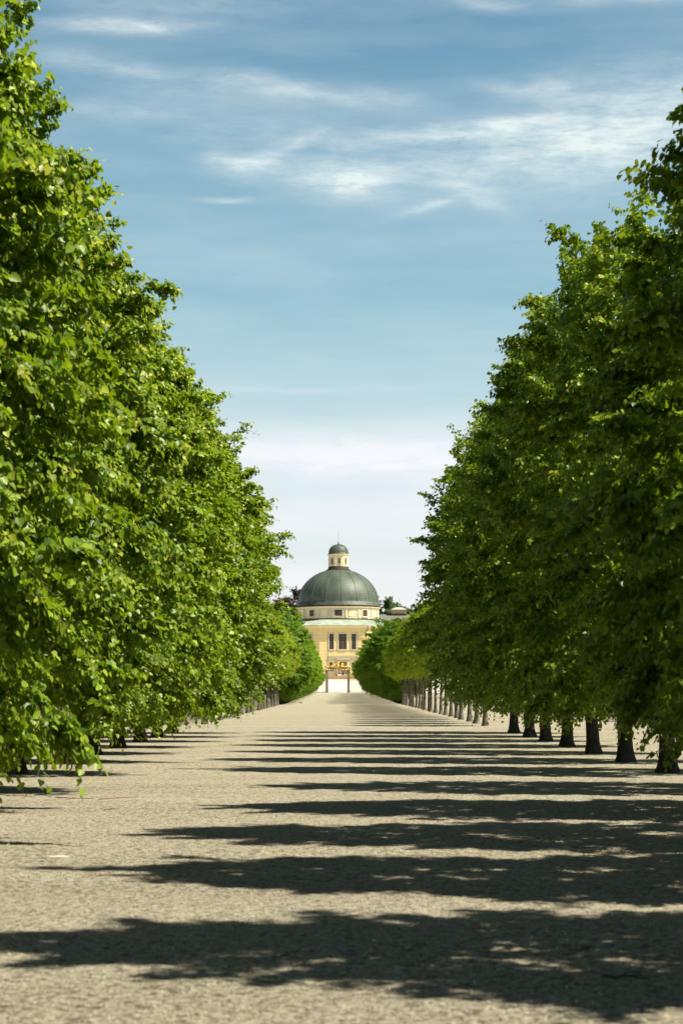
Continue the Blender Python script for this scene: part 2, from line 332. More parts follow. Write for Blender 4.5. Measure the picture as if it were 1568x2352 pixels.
# ------------------------------------------------------------------ trees
def crown_mesh(name, seed, H, z0, rx, ry, prof, sprays, per, leaf, mat, L=(.35, .75), near=False, lump=.16, inner=.42, tipfrac=.1, boughs=240, bough=.75, fill=.3):
    r = np.random.default_rng(seed)
    tt = np.array([a for a, _ in prof]); rr = np.array([b for _, b in prof])
    # boughs reaching the hull, sprays set along their outer part
    def pick(m):
        t = r.random(m*4); rad = np.interp(t, tt, rr); t = t[r.random(m*4) < (rad+.12)/1.12][:m]
        return t, r.random(len(t))*2*np.pi
    nl = 46; lt = r.random(nl); lth = r.random(nl)*2*np.pi; la = (r.random(nl)-.45)*2*lump; ls = .045+.06*r.random(nl)
    def bump(t, th):
        d = np.abs(th[:, None]-lth[None]); d = np.minimum(d, 2*np.pi-d)
        return 1+(la[None]*np.exp(-((t[:, None]-lt[None])**2/(ls[None]**2)+(d**2)/((ls[None]*6)**2)))).sum(1)
    bt_, bth = pick(boughs); boughs = len(bt_)
    bb = np.clip(bump(bt_, bth), .6, 1.4); brad = np.interp(bt_, tt, rr)*bb
    off = r.normal(size=boughs)*.22*bough; long_ = r.random(boughs) < tipfrac; off[long_] += bough*(.25+.4*r.random(long_.sum()))
    out_b = np.stack([np.cos(bth), np.sin(bth), np.zeros(boughs)], 1)
    tipp = np.stack([np.cos(bth)*(brad*rx+off), np.sin(bth)*(brad*ry+off*.6), z0+(H-z0)*bt_], 1)
    rise = np.interp(bt_, [0, .15, .5, .8, .93, 1], [-.5, .0, .25, .7, 1.3, 2.6])
    bd = out_b+.35*r.normal(size=(boughs, 3)); bd[:, 2] = rise+.18*r.normal(size=boughs); bd /= np.linalg.norm(bd, axis=1)[:, None]
    tipp[:, 2] += np.where(bt_ > .8, off*.8, 0)
    nfill = int(sprays*fill); nb = sprays-nfill
    pb = np.interp(bt_, [0, 1], [1, 1])*(.4+r.random(boughs)); pb /= pb.sum(); bi = r.choice(boughs, nb, p=pb)
    sb = r.random(nb)**.8; blen = bough*(1.1+.6*r.random(boughs))
    bdr = blen*.28*np.interp(bt_, [0, .2, .9, 1], [1.5, 1.1, .5, .1])
    rootb = tipp[bi]-bd[bi]*(blen[bi]*(1-sb))[:, None]; rootb[:, 2] -= bdr[bi]*sb**2-bdr[bi]
    rootb += r.normal(size=(nb, 3))*np.array([.13, .13, .09])*bough*(1.15-sb*.7)[:, None]
    ft, fth = pick(nfill); nfill = len(ft); nb = len(rootb); sprays = nb+nfill
    fu = 1-.10-np.minimum(r.exponential(.14, nfill), .55); fr = np.interp(ft, tt, rr)*np.clip(bump(ft, fth), .6, 1.4)*fu
    rootf = np.stack([np.cos(fth)*fr*rx, np.sin(fth)*fr*ry, z0+(H-z0)*ft], 1)
    root = np.concatenate([rootb, rootf]); th = np.concatenate([bth[bi], fth]); t = np.concatenate([bt_[bi], ft])
    out = np.stack([np.cos(th), np.sin(th), np.zeros(sprays)], 1)
    ln = L[0]+(L[1]-L[0])*r.random(sprays)
    d = np.concatenate([bd[bi]*.9+.5*r.normal(size=(nb, 3)), out[nb:]+.5*r.normal(size=(nfill, 3))])
    d /= np.linalg.norm(d, axis=1)[:, None]
    root = root-d*ln[:, None]*.45
    droop = ln*(.22+.45*r.random(sprays))*np.interp(t, [0, .2, .9, 1], [1.5, 1.1, .5, .2])
    # leaves along each spray
    s = (np.arange(per)[None]+.4+.5*r.random((sprays, per)))/per
    nv = sprays*per
    pos = root[:, None]+d[:, None]*(ln[:, None]*s)[..., None]; pos[..., 2] -= droop[:, None]*s**2
    tan = d[:, None]*ln[:, None, None]+np.zeros((sprays, per, 3)); tan[..., 2] -= 2*droop[:, None]*s
    tan /= np.linalg.norm(tan, axis=2)[..., None]
    side = np.cross(tan, np.array([0, 0, 1.0])); side /= (np.linalg.norm(side, axis=2)[..., None]+1e-6)
    sg = np.where(np.arange(per) % 2 == 0, 1, -1)[None, :, None]*(.6+.6*r.random((sprays, per, 1)))
    ax = tan*.55+side*sg+.45*r.normal(size=(sprays, per, 3)); ax[..., 2] -= .75+.45*r.random((sprays, per))
    ax /= np.linalg.norm(ax, axis=2)[..., None]
    nm = out[:, None]*.95+.5*r.normal(size=(sprays, per, 3)); nm[..., 2] += .6
    nm -= ax*(nm*ax).sum(2)[..., None]; nm /= np.linalg.norm(nm, axis=2)[..., None]
    bt = np.cross(ax, nm)
    sz = leaf*(.65+.6*r.random((sprays, per)))*np.where(s > .85, .7, 1)
    pos = pos+ax*(leaf*.45)+.02*r.normal(size=pos.shape)
    if near:
        tpl = np.array([(0, .0, 0), (-.34, -.10, .05), (-.52, .22, .09), (-.36, .66, .06), (0, 1.08, -.10), (.36, .66, .06), (.52, .22, .09), (.34, -.10, .05)])
        polys = [(0, 4, 3, 2, 1), (0, 7, 6, 5, 4)]
    else:
        tpl = np.array([(0, 0, 0), (-.5, .35, .08), (0, 1.05, -.05), (.5, .35, .08)]); polys = [(0, 2, 1), (0, 3, 2)]
    K = len(tpl)
    V = pos[:, :, None]+(bt[:, :, None]*tpl[None, None, :, 0:1]+ax[:, :, None]*tpl[None, None, :, 1:2]+nm[:, :, None]*tpl[None, None, :, 2:3])*sz[:, :, None, None]
    V = V.reshape(-1, 3)
    yl = np.clip((s-.35)*1.6, 0, 1)*(r.random((sprays, 1))**1.1)*np.interp(t, [0, .3, .6, 1], [.35, .6, 1, 1])[:, None]  # young spray tips, plus sunlight painted in: yellower crown tops, darker skirts
    A = np.repeat(yl.reshape(-1), K)
    flat = []; pl = np.concatenate([np.array(q) for q in polys])
    idx = (pl[None]+K*np.arange(nv)[:, None]).reshape(-1); lens = np.tile([len(q) for q in polys], nv); mi = np.zeros(len(lens), int)
    if near:   # stems: thin crossed ribbons with thickness
        q = np.array([0, .5, 1.0]); sp = root[:, None]+d[:, None]*(ln[:, None]*q[None])[..., None]; sp[..., 2] -= droop[:, None]*q[None]**2
        wv = np.array([(1, 0, 0), (-.5, .87, 0), (-.5, -.87, 0)])*.0045
        S = (sp[:, :, None]+wv[None, None]*np.array([1.3, .9, .4])[None, :, None, None]).reshape(-1, 3)
        off = len(V); fq = []
        for i in range(2):
            for j in range(3): fq.append((i*3+j, i*3+(j+1) % 3, (i+1)*3+(j+1) % 3, (i+1)*3+j))
        fi = (np.array(fq).reshape(-1)[None]+9*np.arange(sprays)[:, None]).reshape(-1)+off
        V = np.concatenate([V, S]); A = np.concatenate([A, np.zeros(len(S))]); idx = np.concatenate([idx, fi])
        lens = np.concatenate([lens, np.full(6*sprays, 4)]); mi = np.concatenate([mi, np.ones(6*sprays, int)])
    return np_mesh(name, V, idx, lens, [mat, M['twig']], mi, A)

def trunk_mesh(name, seed, H, rbase, limbs, rx, ry, zfirst, mat, flare=1.9, lean=.15):
    rd = random.Random(seed); b = MB(); k = 12
    hs = [-.06, .04, .14, .3, .55, .9, 1.4, 2.2, 3.2, 4.6, 6.2, 8, H*.9]
    hs = [h for h in hs if h < H*.9]+[H*.9]
    px = py = 0; pts = []; ph = rd.random()*6
    for h in hs:
        px = lean*math.sin(h*.5+ph)*min(1, h/3); py = lean*math.cos(h*.43+ph)*min(1, h/3); pts.append(Vector((px, py, h)))
    lobes = [rd.random()*6.28 for _ in range(5)]
    for i, h in enumerate(hs):
        fr = 1+(flare-1)*math.exp(-max(h, 0)/.12); tp = 1-.85*(max(h, 0)/H)**.8
        for j in range(k):
            th = 2*math.pi*j/k; lb = sum(max(0, math.cos(th-l))**4 for l in lobes)*.28*math.exp(-max(h, 0)/.2)
            r = rbase*tp*(fr+lb*.6)*(1+.09*(rd.random()-.5)); b.v.append((pts[i].x+r*math.cos(th), pts[i].y+r*math.sin(th), h))
    for i in range(len(hs)-1):
        for j in range(k): b.f.append((i*k+j, i*k+(j+1) % k, (i+1)*k+(j+1) % k, (i+1)*k+j)); b.m.append(0)
    b.f.append(tuple((len(hs)-1)*k+j for j in range(k))); b.m.append(0)
    for q in range(limbs):
        h = zfirst+(H*.82-zfirst)*(q+rd.random()*.6)/limbs; th = q*2.4+rd.random(); u = .8+.25*rd.random()
        frac = 1-.75*(h/H)
        ex = Vector((math.cos(th)*rx*u*(.08+.85*frac), math.sin(th)*ry*u*(.08+.85*frac), 0)); up = (.4+1.3*rd.random())*(.3+.7*frac)
        i = min(range(len(hs)), key=lambda a: abs(hs[a]-h)); p0 = Vector((pts[i].x, pts[i].y, h))
        p = [p0, p0+ex*.3+Vector((0, 0, up*.35)), p0+ex*.65+Vector((.1*rd.random(), .1*rd.random(), up*.75)), p0+ex*.95+Vector((0, 0, up))]
        r0 = rbase*(.5*frac+.08); b.tube(p, [r0, r0*.7, r0*.42, r0*.12], 6)
        for s_ in range(3):
            f_ = .4+.18*s_; a = p0.lerp(p[3], f_)+Vector((0, 0, up*.08)); dv = Vector((rd.random()-.5, rd.random()-.5, .35+rd.random()*.4)).normalized()*(.9+.5*rd.random())*(.25+.6*frac)
            b.tube([a, a+dv*.5+ex*.1, a+dv+ex*.18], [r0*.35, r0*.2, r0*.06], 5)
    me_o = b.build(name, mat, smooth=True); me = me_o.data; bpy.data.objects.remove(me_o); return me

PC = [(0, .62), (.04, .82), (.15, .97), (.3, 1), (.55, .98), (.66, .92), (.75, .80), (.84, .62), (.92, .44), (.97, .28), (1, .12)]   # clipped avenue lime: a tall column
PR = [(0, .35), (.08, .68), (.25, .97), (.45, 1), (.65, .86), (.82, .6), (.94, .32), (1, .1)]
PO = [(0, .5), (.15, .85), (.4, 1), (.65, .92), (.85, .65), (1, .2)]
PT = [(0, .62), (.04, .82), (.15, .97), (.3, 1), (.45, .98), (.54, .93), (.63, .85), (.72, .74), (.82, .6), (.91, .42), (.97, .26), (1, .12)]   # the right row keeps more pointed tops
PS = [(0, .32), (.08, .62), (.2, .88), (.38, 1), (.6, .99), (.76, .88), (.88, .66), (.96, .4), (1, .15)]
kw = dict(L=(.22, .5), boughs=330, fill=.24)
near_left = [crown_mesh('crown', 11+i, 11.4, .95, 3.2, 1.85, PC, 6800, 14, .086, M['lime'], near=True, tipfrac=.14, **kw) for i in range(2)]
near_right = [crown_mesh('crown', 21+i, 11.8, .95, 3.2, 1.95, PT, 5600, 14, .086, M['lime'], near=True, tipfrac=.1, L=(.22, .5), boughs=260, fill=.14) for i in range(2)]
far_left = [crown_mesh('crown', 35+i, 11.4, .95, 3.2, 1.85, PC, 6000, 12, .105, M['lime'], tipfrac=.14, **kw) for i in range(2)]
far_right = [crown_mesh('crown', 41+i, 11.8, .95, 3.2, 1.95, PT, 5600, 12, .105, M['lime'], tipfrac=.12, **kw) for i in range(2)]
thin_cr = [crown_mesh('crown', 51+i, 7.5, 2.7, 2.1, 2.2, PR, 2300, 11, .105, M['thin'], L=(.2, .45), lump=.16, boughs=150, bough=.5) for i in range(2)]
shag_cr = [crown_mesh('crown', 71+i, 9.4, .75, 3.0, 2.0, PS, 3400, 11, .15, M['shaggy'], L=(.3, .6), lump=.2, boughs=150, bough=.8, tipfrac=.15) for i in range(2)]
near_tr = [trunk_mesh('trunk', 5+i, 10.8, .168, 16, 2.8, 1.7, 2.0, M['bark'], 1.45) for i in range(3)]
thin_tr = [trunk_mesh('trunk', 15+i, 7.2, .115, 8, 1.6, 1.7, 3.2, M['thinbark'], 1.45, .06) for i in range(3)]
shag_tr = [trunk_mesh('trunk', 25+i, 8.0, .17, 9, 2.2, 2.0, 1.8, M['bark'], 1.6) for i in range(2)]
ORD = ['', 'first', 'second', 'third', 'fourth', 'fifth', 'sixth', 'seventh', 'eighth', 'ninth', 'tenth', 'eleventh', 'twelfth', 'thirteenth', 'fourteenth', 'fifteenth', 'sixteenth', 'seventeenth', 'eighteenth', 'nineteenth', 'twentieth', 'twenty-first', 'twenty-second', 'twenty-third', 'twenty-fourth', 'twenty-fifth']
rt = random.Random(3)
def tree(name, x, y, crowns, trunks, k, label, cat, group, s=(1, 1, 1), rz=0.0, flip=False, dz=0):
    t = empty(name, (x, y, gz(y))); tag(t, label, cat, group)
    a = bpy.data.objects.new('trunk', trunks[k % len(trunks)]); C.objects.link(a); a.parent = t
    b = bpy.data.objects.new('crown', crowns[k % len(crowns)]); C.objects.link(b); b.parent = t
    b.rotation_euler[2] = rz+(math.pi if flip else 0); b.scale = s; b.location[2] = dz; a.rotation_euler[2] = rt.random()*6.28
    a.scale = (1, 1, min(1, s[2])); t['kind_note'] = ''; del t['kind_note']
    return t
XR = 6.2
# near rows: distances read off the trunks and their shadow bands
DR = [1.8, 7.0, 12.3, 17.6, 22.8, 28.2, 34.4, 41.5, 47.6, 53.7, 60.1, 66.3, 72.3, 78.5]
DL = [10.2, 16.4, 22.6, 28.6, 34.6, 40.8, 47.2, 53.4, 59.4, 65.8, 72.0, 78.2]
for i, D in enumerate(DR):
    q = 7-i   # trunk standing nearest the right picture edge is i=7
    nth = ORD[i+1]
    lab = '%s tall dark skirted lime of the near right row, counted from the photographer' % nth
    if i >= 7: lab = 'tall shaded lime, %s visible thick trunk from the right picture edge' % ORD[i-6]
    tree('lime_tree', XR+(.55 if 30 < D < 36 else 0), D, near_right if D < 50 else far_right, near_tr, i, lab, 'tree', 'tall limes of the near right row',
         ((.86 if 30 < D < 36 else .98 if D < 70 else 1.08)+.06*rt.random(), (1.1 if D < 30 else 1.0)+.14*rt.random(), (.77 if 27 < D < 30 else .84 if D < 36 else .95)+.06*rt.random()), .1*rt.random()-.05, flip=(i//2) % 2 == 1, dz=.1)
for i, D in enumerate(DL):
    lab = '%s tall sunlit lime of the near left row, counted from the photographer' % ORD[i+1]
    tree('lime_tree', -XR+.1, D, near_left if D < 50 else far_left, near_tr, i, lab, 'tree', 'tall limes of the near left row',
         ((1.0 if i == 2 else 1.13 if i > 8 else 1.02)+.10*rt.random(), 1.0+.12*rt.random(), .97+.07*rt.random()), .1*rt.random()-.05+(-.5 if 34 < D < 36 else 0), flip=(i//2) % 2 == 0, dz=-.4 if i == 2 else -.15)
for i in range(21):
    D = 93.7+i*6.3
    tree('young_lime_tree', XR+.15*(rt.random()-.5), D, thin_cr, thin_tr, i, '%s slim pale-trunked yellow-green lime in the right middle row' % ORD[i+1], 'tree', 'slim limes of the right middle row',
         (1+.2*(rt.random()-.5), 1+.15*(rt.random()-.5), 1+.1*(rt.random()-.5)), rt.random()*6)
for i in range(19):
    D = 98+i*6.3
    tree('young_lime_tree', -XR+.15*(rt.random()-.5), D, thin_cr, thin_tr, i+1, '%s slim pale-trunked yellow-green lime in the left middle row' % ORD[i+1], 'tree', 'slim limes of the left middle row',
         (1+.2*(rt.random()-.5), 1+.15*(rt.random()-.5), 1+.1*(rt.random()-.5)), rt.random()*6)
for sd, sx_, d0, lab0 in ((1, 1.22, 229, 'dark shaggy lime drooping to the ground in the far right row'), (-1, 1.0, 219, 'green shaggy lime drooping to the ground in the far left row')):
    i = 0; D = d0
    while D < 436:
        lab = 'shaggy drooping lime in the middle stretch of the far %s row' % ('right' if sd > 0 else 'left')
        if i < 8: lab = '%s shaggy lime of the far %s row, counted from the slim limes' % (ORD[i+1], 'right' if sd > 0 else 'left')
        if D+6.3 >= 436: lab = 'shaggy lime nearest the gilded gate in the far %s row' % ('right' if sd > 0 else 'left')
        tree('shaggy_lime_tree', sd*XR, D, shag_cr, shag_tr, i, lab, 'tree', 'shaggy limes of the far %s row' % ('right' if sd > 0 else 'left'),
             ((sx_-(.12 if sd > 0 else .16)*(D-229)/200)*(1+.12*(rt.random()-.5)), (.76 if sd > 0 else 1)+.1*(rt.random()-.5), (.96 if sd > 0 else 1.0)-.17*(D-229)/200+.1*(rt.random()-.5)), .2*rt.random(), flip=i % 2 == 1)
        D += 6.3; i += 1
for i in range(30):
    tree('shaggy_lime_tree', 20+rt.random(), 98+i*8, shag_cr, shag_tr, i, 'low dark lime of the outer row seen behind the slim right trunks', 'tree', 'limes of the outer right row',
         (1.1, 1.15, 1), rt.random()*6)
for i in range(18):
    tree('shaggy_lime_tree', -14-rt.random(), 110+i*8, shag_cr, shag_tr, i, 'low dark lime of the outer row seen behind the slim left trunks', 'tree', 'limes of the outer left row',
         (1.1, 1.15, 1), rt.random()*6)
# trees behind the domed building
oak_cr = [crown_mesh('crown', 91+i, 16, 5, 6.5, 6.5, PO, 1900, 11, .40, M['oak'], L=(1.0, 2.2), lump=.3, boughs=60, bough=2.2, tipfrac=.25, fill=.12) for i in range(2)]
cop_cr = [crown_mesh('crown', 95, 16, 4, 5.5, 5.5, PO, 1900, 11, .36, M['copper'], L=(1.0, 2.0), lump=.28, boughs=55, bough=2.2, tipfrac=.25, fill=.12)]
big_tr = [trunk_mesh('trunk', 45, 14, .4, 12, 4.5, 4.5, 4, M['bark'])]
def bgtree(xd, ytop, D, H, crowns, mat_lab, k=0, wid=1.0, name='broadleaf_tree'):
    p = world(xd, ytop, D); s = (p.z-gz(D))/17.8
    t = tree(name, p.x, D, crowns, big_tr, k, mat_lab, 'tree', None, (s*wid, s*wid, s), rt.random()*6)
    t.children[0].scale = (s, s, s)
bgtree(657, 1360, 640, 0, cop_cr, 'dark purple-brown tree behind the avenue, left of the dome', wid=.5, name='copper_beech')
bgtree(703, 1326, 650, 0, cop_cr, 'thin-topped purple tree touching the left edge of the dome', wid=.22, name='copper_beech')
bgtree(650, 1350, 690, 0, oak_cr, 'green tree behind the purple one left of the dome', wid=.5)
bgtree(884, 1346, 665, 0, oak_cr, 'loose green tree just right of the dome', 0, .62)
bgtree(917, 1366, 675, 0, oak_cr, 'dark green tree rising behind the little roof lantern', 1, .55)
bgtree(946, 1380, 690, 0, oak_cr, 'green tree behind the roof lantern, nearest the right avenue', 0, .6)

# ------------------------------------------------------------------ domed building
DF = 543.0; DC = 557.3
def z1(y, D): return EYE-((1900+y/2.7034)*.6272-YH)/F*D          # from the zoomed strip of dome
def z2(y, D): return EYE-((2250+y/2.7034)*.6272-YH)/F*D          # from the zoomed strip of facade
KB = F/DF*2.7034/.6272                                            # zoom pixels per metre on the facade
BX = (777-XV)/F*DC
bl = empty('domed_building', (BX, DC, 3.9), R(4.5)); tag(bl, 'round yellow building with a green copper dome and lantern at the end of the avenue', 'building')
zb = 3.9
AP = 14.1; RC = AP/math.cos(R(22.5))
octo = [R(22.5+45*i) for i in range(8)]
def octring(rc, z): return [(rc*math.cos(a), rc*math.sin(a), z) for a in octo]
def octprism(b, rings):
    v = []; [v.extend(octring(r_, z)) for r_, z in rings]; k = len(rings)
    f = [(i*8+j, i*8+(j+1) % 8, (i+1)*8+(j+1) % 8, (i+1)*8+j) for i in range(k-1) for j in range(8)]
    f += [tuple(reversed(range(8))), tuple((k-1)*8+j for j in range(8))]
    b.add(v, f)
zeave = z2(112, DF)-zb; zdr0 = z1(1000, 547)-zb; zdr1 = z1(872, 547)-zb
b = MB(); octprism(b, [(RC, .3), (RC, zeave-1.25)]); b.build('wall', M['yellow'], bl)
b = MB(); octprism(b, [(RC+.06, zeave-1.25), (RC+.06, zeave-1.1), (RC+.15, zeave-1.1), (RC+.15, zeave-.55), (RC+.5, zeave-.45), (RC+.9, zeave-.2), (RC+.9, zeave)]); b.build('cornice', M['yellow'], bl)
b = MB(); octprism(b, [(RC+1.0, zeave), (RC+1.0, zeave+.1), (11.4, zdr0+.05)]); roof = b.build('roof', M['verdigris'], bl)
b = MB()   # roof seams
for i in range(8):
    a0, a1 = octo[i], octo[(i+1) % 8]; p0 = Vector((math.cos(a0), math.sin(a0), 0)); p1 = Vector((math.cos(a1), math.sin(a1), 0))
    for k in range(15):
        q = p0.lerp(p1, k/15.0); b.tube([q*(RC+1.0)+Vector((0, 0, zeave+.12)), q*11.4+Vector((0, 0, zdr0+.07))], .045, 4)
b.build('seam', M['verdigris'], roof)
RD = 10.35
b = MB().lathe([(RD+.18, zdr0-.4), (RD+.18, zdr0+.35), (RD+.02, zdr0+.42)], 64); b.build('dark_band', M['dark'], bl)
b = MB().lathe([(RD, zdr0+.3), (RD, zdr1-.35), (RD+.12, zdr1-.3), (RD+.16, zdr1-.12), (RD+.42, zdr1), (RD+.45, zdr1+.12), (RD+.1, zdr1+.16)], 96); drum = b.build('drum', M['pale'], bl)
zd0 = z1(865, DC)-zb; zd1 = z1(513, DC)-zb; hd = zd1-zd0
def dome_r(t):   # t 0..1 height fraction -> radius
    a = math.asin(min(1, t*.955)); return RD*(math.cos(a))*.995+.0
prof = [(RD+.12, zd0-.1), (RD+.12, zd0+.05), (RD+.05, zd0+.1), (RD+.05, zd0+.75), (RD-.02, zd0+.8)]+[(dome_r(t), zd0+.85+(hd-.85)*t) for t in [i/26 for i in range(1, 27)]]
dome = MB().lathe(prof, 96).build('dome', M['dome'], bl, smooth=True)
b = MB()
for i in range(16):
    th = R(-90+22.5*i); p = [Vector((dome_r(t)*1.004*math.cos(th), dome_r(t)*1.004*math.sin(th), zd0+.85+(hd-.85)*t)) for t in [j/14 for j in range(15)]]
    b.tube(p, .07, 5)
b.build('rib', M['rib'], dome)
MB().lathe([(RD+.16, zd0-.16), (RD+.2, zd0-.02), (RD+.1, zd0+.04)], 96).build('ring', M['dark'], dome)
# lantern
zl0 = z1(513, DC)-zb; zl1 = z1(474, DC)-zb; zl2 = z1(368, DC)-zb; zc0 = z1(352, DC)-zb; zc1 = z1(240, DC)-zb; zsp = z1(112, DC)-zb
MB().lathe([(3.15, zl0-.5), (3.2, zl0), (3.2, zl0+.15), (2.75, zl0+.3), (2.7, zl0+.6), (2.62, zl0+.7), (2.62, zl1)], 48).build('lantern_base', M['dark'], bl)
b = MB(); octL = 2.62
def ring8(rc, z): return [(rc*math.cos(a), rc*math.sin(a), z) for a in octo]
v = ring8(octL, zl1)+ring8(octL, zl2-.05)+ring8(octL+.12, zl2)+ring8(octL+.3, zl2+.25)+ring8(octL+.3, zl2+.38)
b.add(v, [(i*8+j, i*8+(j+1) % 8, (i+1)*8+(j+1) % 8, (i+1)*8+j) for i in range(4) for j in range(8)]+[tuple(reversed(range(8))), tuple(32+j for j in range(8))])
lant = b.build('lantern', M['pale'], bl)
zk = zl2+.38
MB().lathe([(octL+.1, zk), (octL+.12, zk+.12), (octL-.08, zk+.2)]+[((octL-.1)*math.cos(a)**.8+.0, zk+.2+(zc1-zk-.55)*math.sin(a)) for a in [R(6*i) for i in range(1, 13)]]+[(.55, zc1-.42), (.3, zc1-.25), (.17, zc1-.1), (.13, zc1+.02)], 40).build('cupola', M['dome'], bl, smooth=True)
b = MB()
for i in range(16):
    th = R(-90+22.5*i); b.tube([Vector(((octL-.08)*math.cos(a)**.8*math.cos(th), (octL-.08)*math.cos(a)**.8*math.sin(th), zk+.2+(zc1-zk-.55)*math.sin(a))) for a in [R(8*j) for j in range(11)]], .04, 4)
b.build('rib', M['rib'], bl.children[-1])
MB().lathe([(.05, zc1-.05), (.16, zc1+.03), (.22, zc1+.16), (.16, zc1+.3), (.05, zc1+.38), (.035, zc1+.8), (.025, zsp)], 12).build('spire', M['iron'], bl, smooth=True)

def faceM(i, ap, z=0): # frame on face i (0 = front): x along face, y outwards negative
    return Matrix.Rotation(R(45*i), 4, 'Z') @ Matrix.Translation((0, -ap, z))
def window(parent, Mx, xc, zc_, w_, h_, cols, rows, surround=.22, mull=False, name='window', smat=None):
    b = MB(); s_ = surround
    b.box(xc-w_/2-s_, xc-w_/2, -.10, .05, zc_-h_/2-s_, zc_+h_/2+s_, Mx); b.box(xc+w_/2, xc+w_/2+s_, -.10, .05, zc_-h_/2-s_, zc_+h_/2+s_, Mx)
    b.box(xc-w_/2, xc+w_/2, -.10, .05, zc_+h_/2, zc_+h_/2+s_, Mx); b.box(xc-w_/2, xc+w_/2, -.14, .05, zc_-h_/2-s_, zc_-h_/2, Mx)
    win = b.build(name, smat or M['cream'], parent)
    f_ = .09; b = MB()
    b.box(xc-w_/2, xc-w_/2+f_, -.05, .04, zc_-h_/2, zc_+h_/2, Mx); b.box(xc+w_/2-f_, xc+w_/2, -.05, .04, zc_-h_/2, zc_+h_/2, Mx)
    b.box(xc-w_/2+f_, xc+w_/2-f_, -.05, .04, zc_+h_/2-f_, zc_+h_/2, Mx); b.box(xc-w_/2+f_, xc+w_/2-f_, -.05, .04, zc_-h_/2, zc_-h_/2+f_, Mx)
    if mull: b.box(xc-.07, xc+.07, -.06, .04, zc_-h_/2+f_, zc_+h_/2-f_, Mx)
    b.build('frame', M['frame'], win)
    b = MB().box(xc-w_/2+f_, xc+w_/2-f_, -.012, .02, zc_-h_/2+f_, zc_+h_/2-f_, Mx); b.build('pane', M['glass'], win)
    b = MB(); g = .015
    for c in range(1, cols):
        xx = xc-w_/2+w_*c/cols
        if mull and abs(xx-xc) < .05: continue
        b.box(xx-g, xx+g, -.035, -.013, zc_-h_/2+f_, zc_+h_/2-f_, Mx)
    for r_ in range(1, rows):
        zz = zc_-h_/2+h_*r_/rows; b.box(xc-w_/2+f_, xc+w_/2-f_, -.032, -.014, zz-g, zz+g, Mx)
    b.build('muntin', M['muntin'], win)
def fx(x): return (x-697)/KB
def fz(y): return z2(y, DF)-zb
for fi in (-1, 0, 1):
    Mx = faceM(fi, AP)
    xw = [fx(585), fx(695), fx(806)]; ww = [1.12, 2.0, 1.16]
    zt, zbm = fz(192), fz(346)
    for k in range(3): window(bl, Mx, xw[k], (zt+zbm)/2, ww[k], zt-zbm, 4 if k == 1 else 2, 6, .3 if k == 1 else .24, mull=(k == 1))
    zt2, zb2 = fz(473), fz(560)
    for k in (0, 2): window(bl, Mx, xw[k], (zt2+zb2)/2, ww[k], zt2-zb2, 2, 4, .2)
    b = MB()   # projecting centre bay frame, string courses
    for (a0, a1) in ((545, 551), (838, 846)): b.box(fx(a0), fx(a1), -.045, .05, fz(610), fz(172), Mx)
    b.box(fx(551), fx(838), -.05, .05, fz(361), fz(353), Mx)
    b.build('bay_trim', M['grey'], bl)
    b = MB().box(fx(553), fx(836), -.22, .05, fz(437), fz(411), Mx); b.build('string_course', M['grey'], bl)
    b = MB()
    for k in range(13):
        yy = 205+k*31.0
        for a0, a1 in ((470, 543), (848, 940)): b.box(fx(a0), fx(a1), -.012, .02, fz(yy+1.6), fz(yy), Mx)
    b.build('groove', M['grey'], bl)
    b = MB().box(-5.75, 5.75, -.12, .05, 0, fz(592), Mx); b.build('plinth', M['cream'], bl)
Mx = faceM(0, AP)
b = MB(); b.box(fx(630), fx(766), -1.15, .02, fz(446), fz(438), Mx); b.box(fx(636), fx(760), -1.0, .02, fz(452), fz(446), Mx); b.build('door_canopy', M['cream'], bl)
b = MB(); b.box(fx(630), fx(652), -.18, .02, fz(610), fz(453), Mx); b.box(fx(736), fx(758), -.18, .02, fz(610), fz(453), Mx); b.box(fx(652), fx(736), -.16, .02, fz(471), fz(453), Mx); b.build('door_surround', M['cream'], bl)
door = MB().box(fx(653), fx(735), -.13, .03, fz(590), fz(471), Mx).build('door', M['door'], bl)
b = MB()
for k in range(4):
    for r_ in range(2): b.box(fx(656+k*20), fx(672+k*20), -.155, -.13, fz(585-r_*60), fz(535-r_*60), Mx)
b.build('panel', M['door'], door)
MB().box(fx(662), fx(680), -.17, -.157, fz(575), fz(556), Mx).build('notice', M['paper'], door)
b = MB(); b.box(fx(640), fx(750), -2.0, -.12, .8, fz(590), Mx); b.build('door_step', M['step'], bl)
# downpipe at the right hand corner of the front
Mc = Matrix.Rotation(R(45*0), 4, 'Z')
cx, cy = RC*math.cos(R(-67.5)), RC*math.sin(R(-67.5))
b = MB().tube([(cx+.5, cy-.75, zeave-.15), (cx+.35, cy-.6, zeave-.8), (cx-.1, cy-.28, zeave-1.9), (cx-.1, cy-.2, 8), (cx-.1, cy-.2, .3)], .09, 8); b.build('downpipe', M['pipe'], bl)
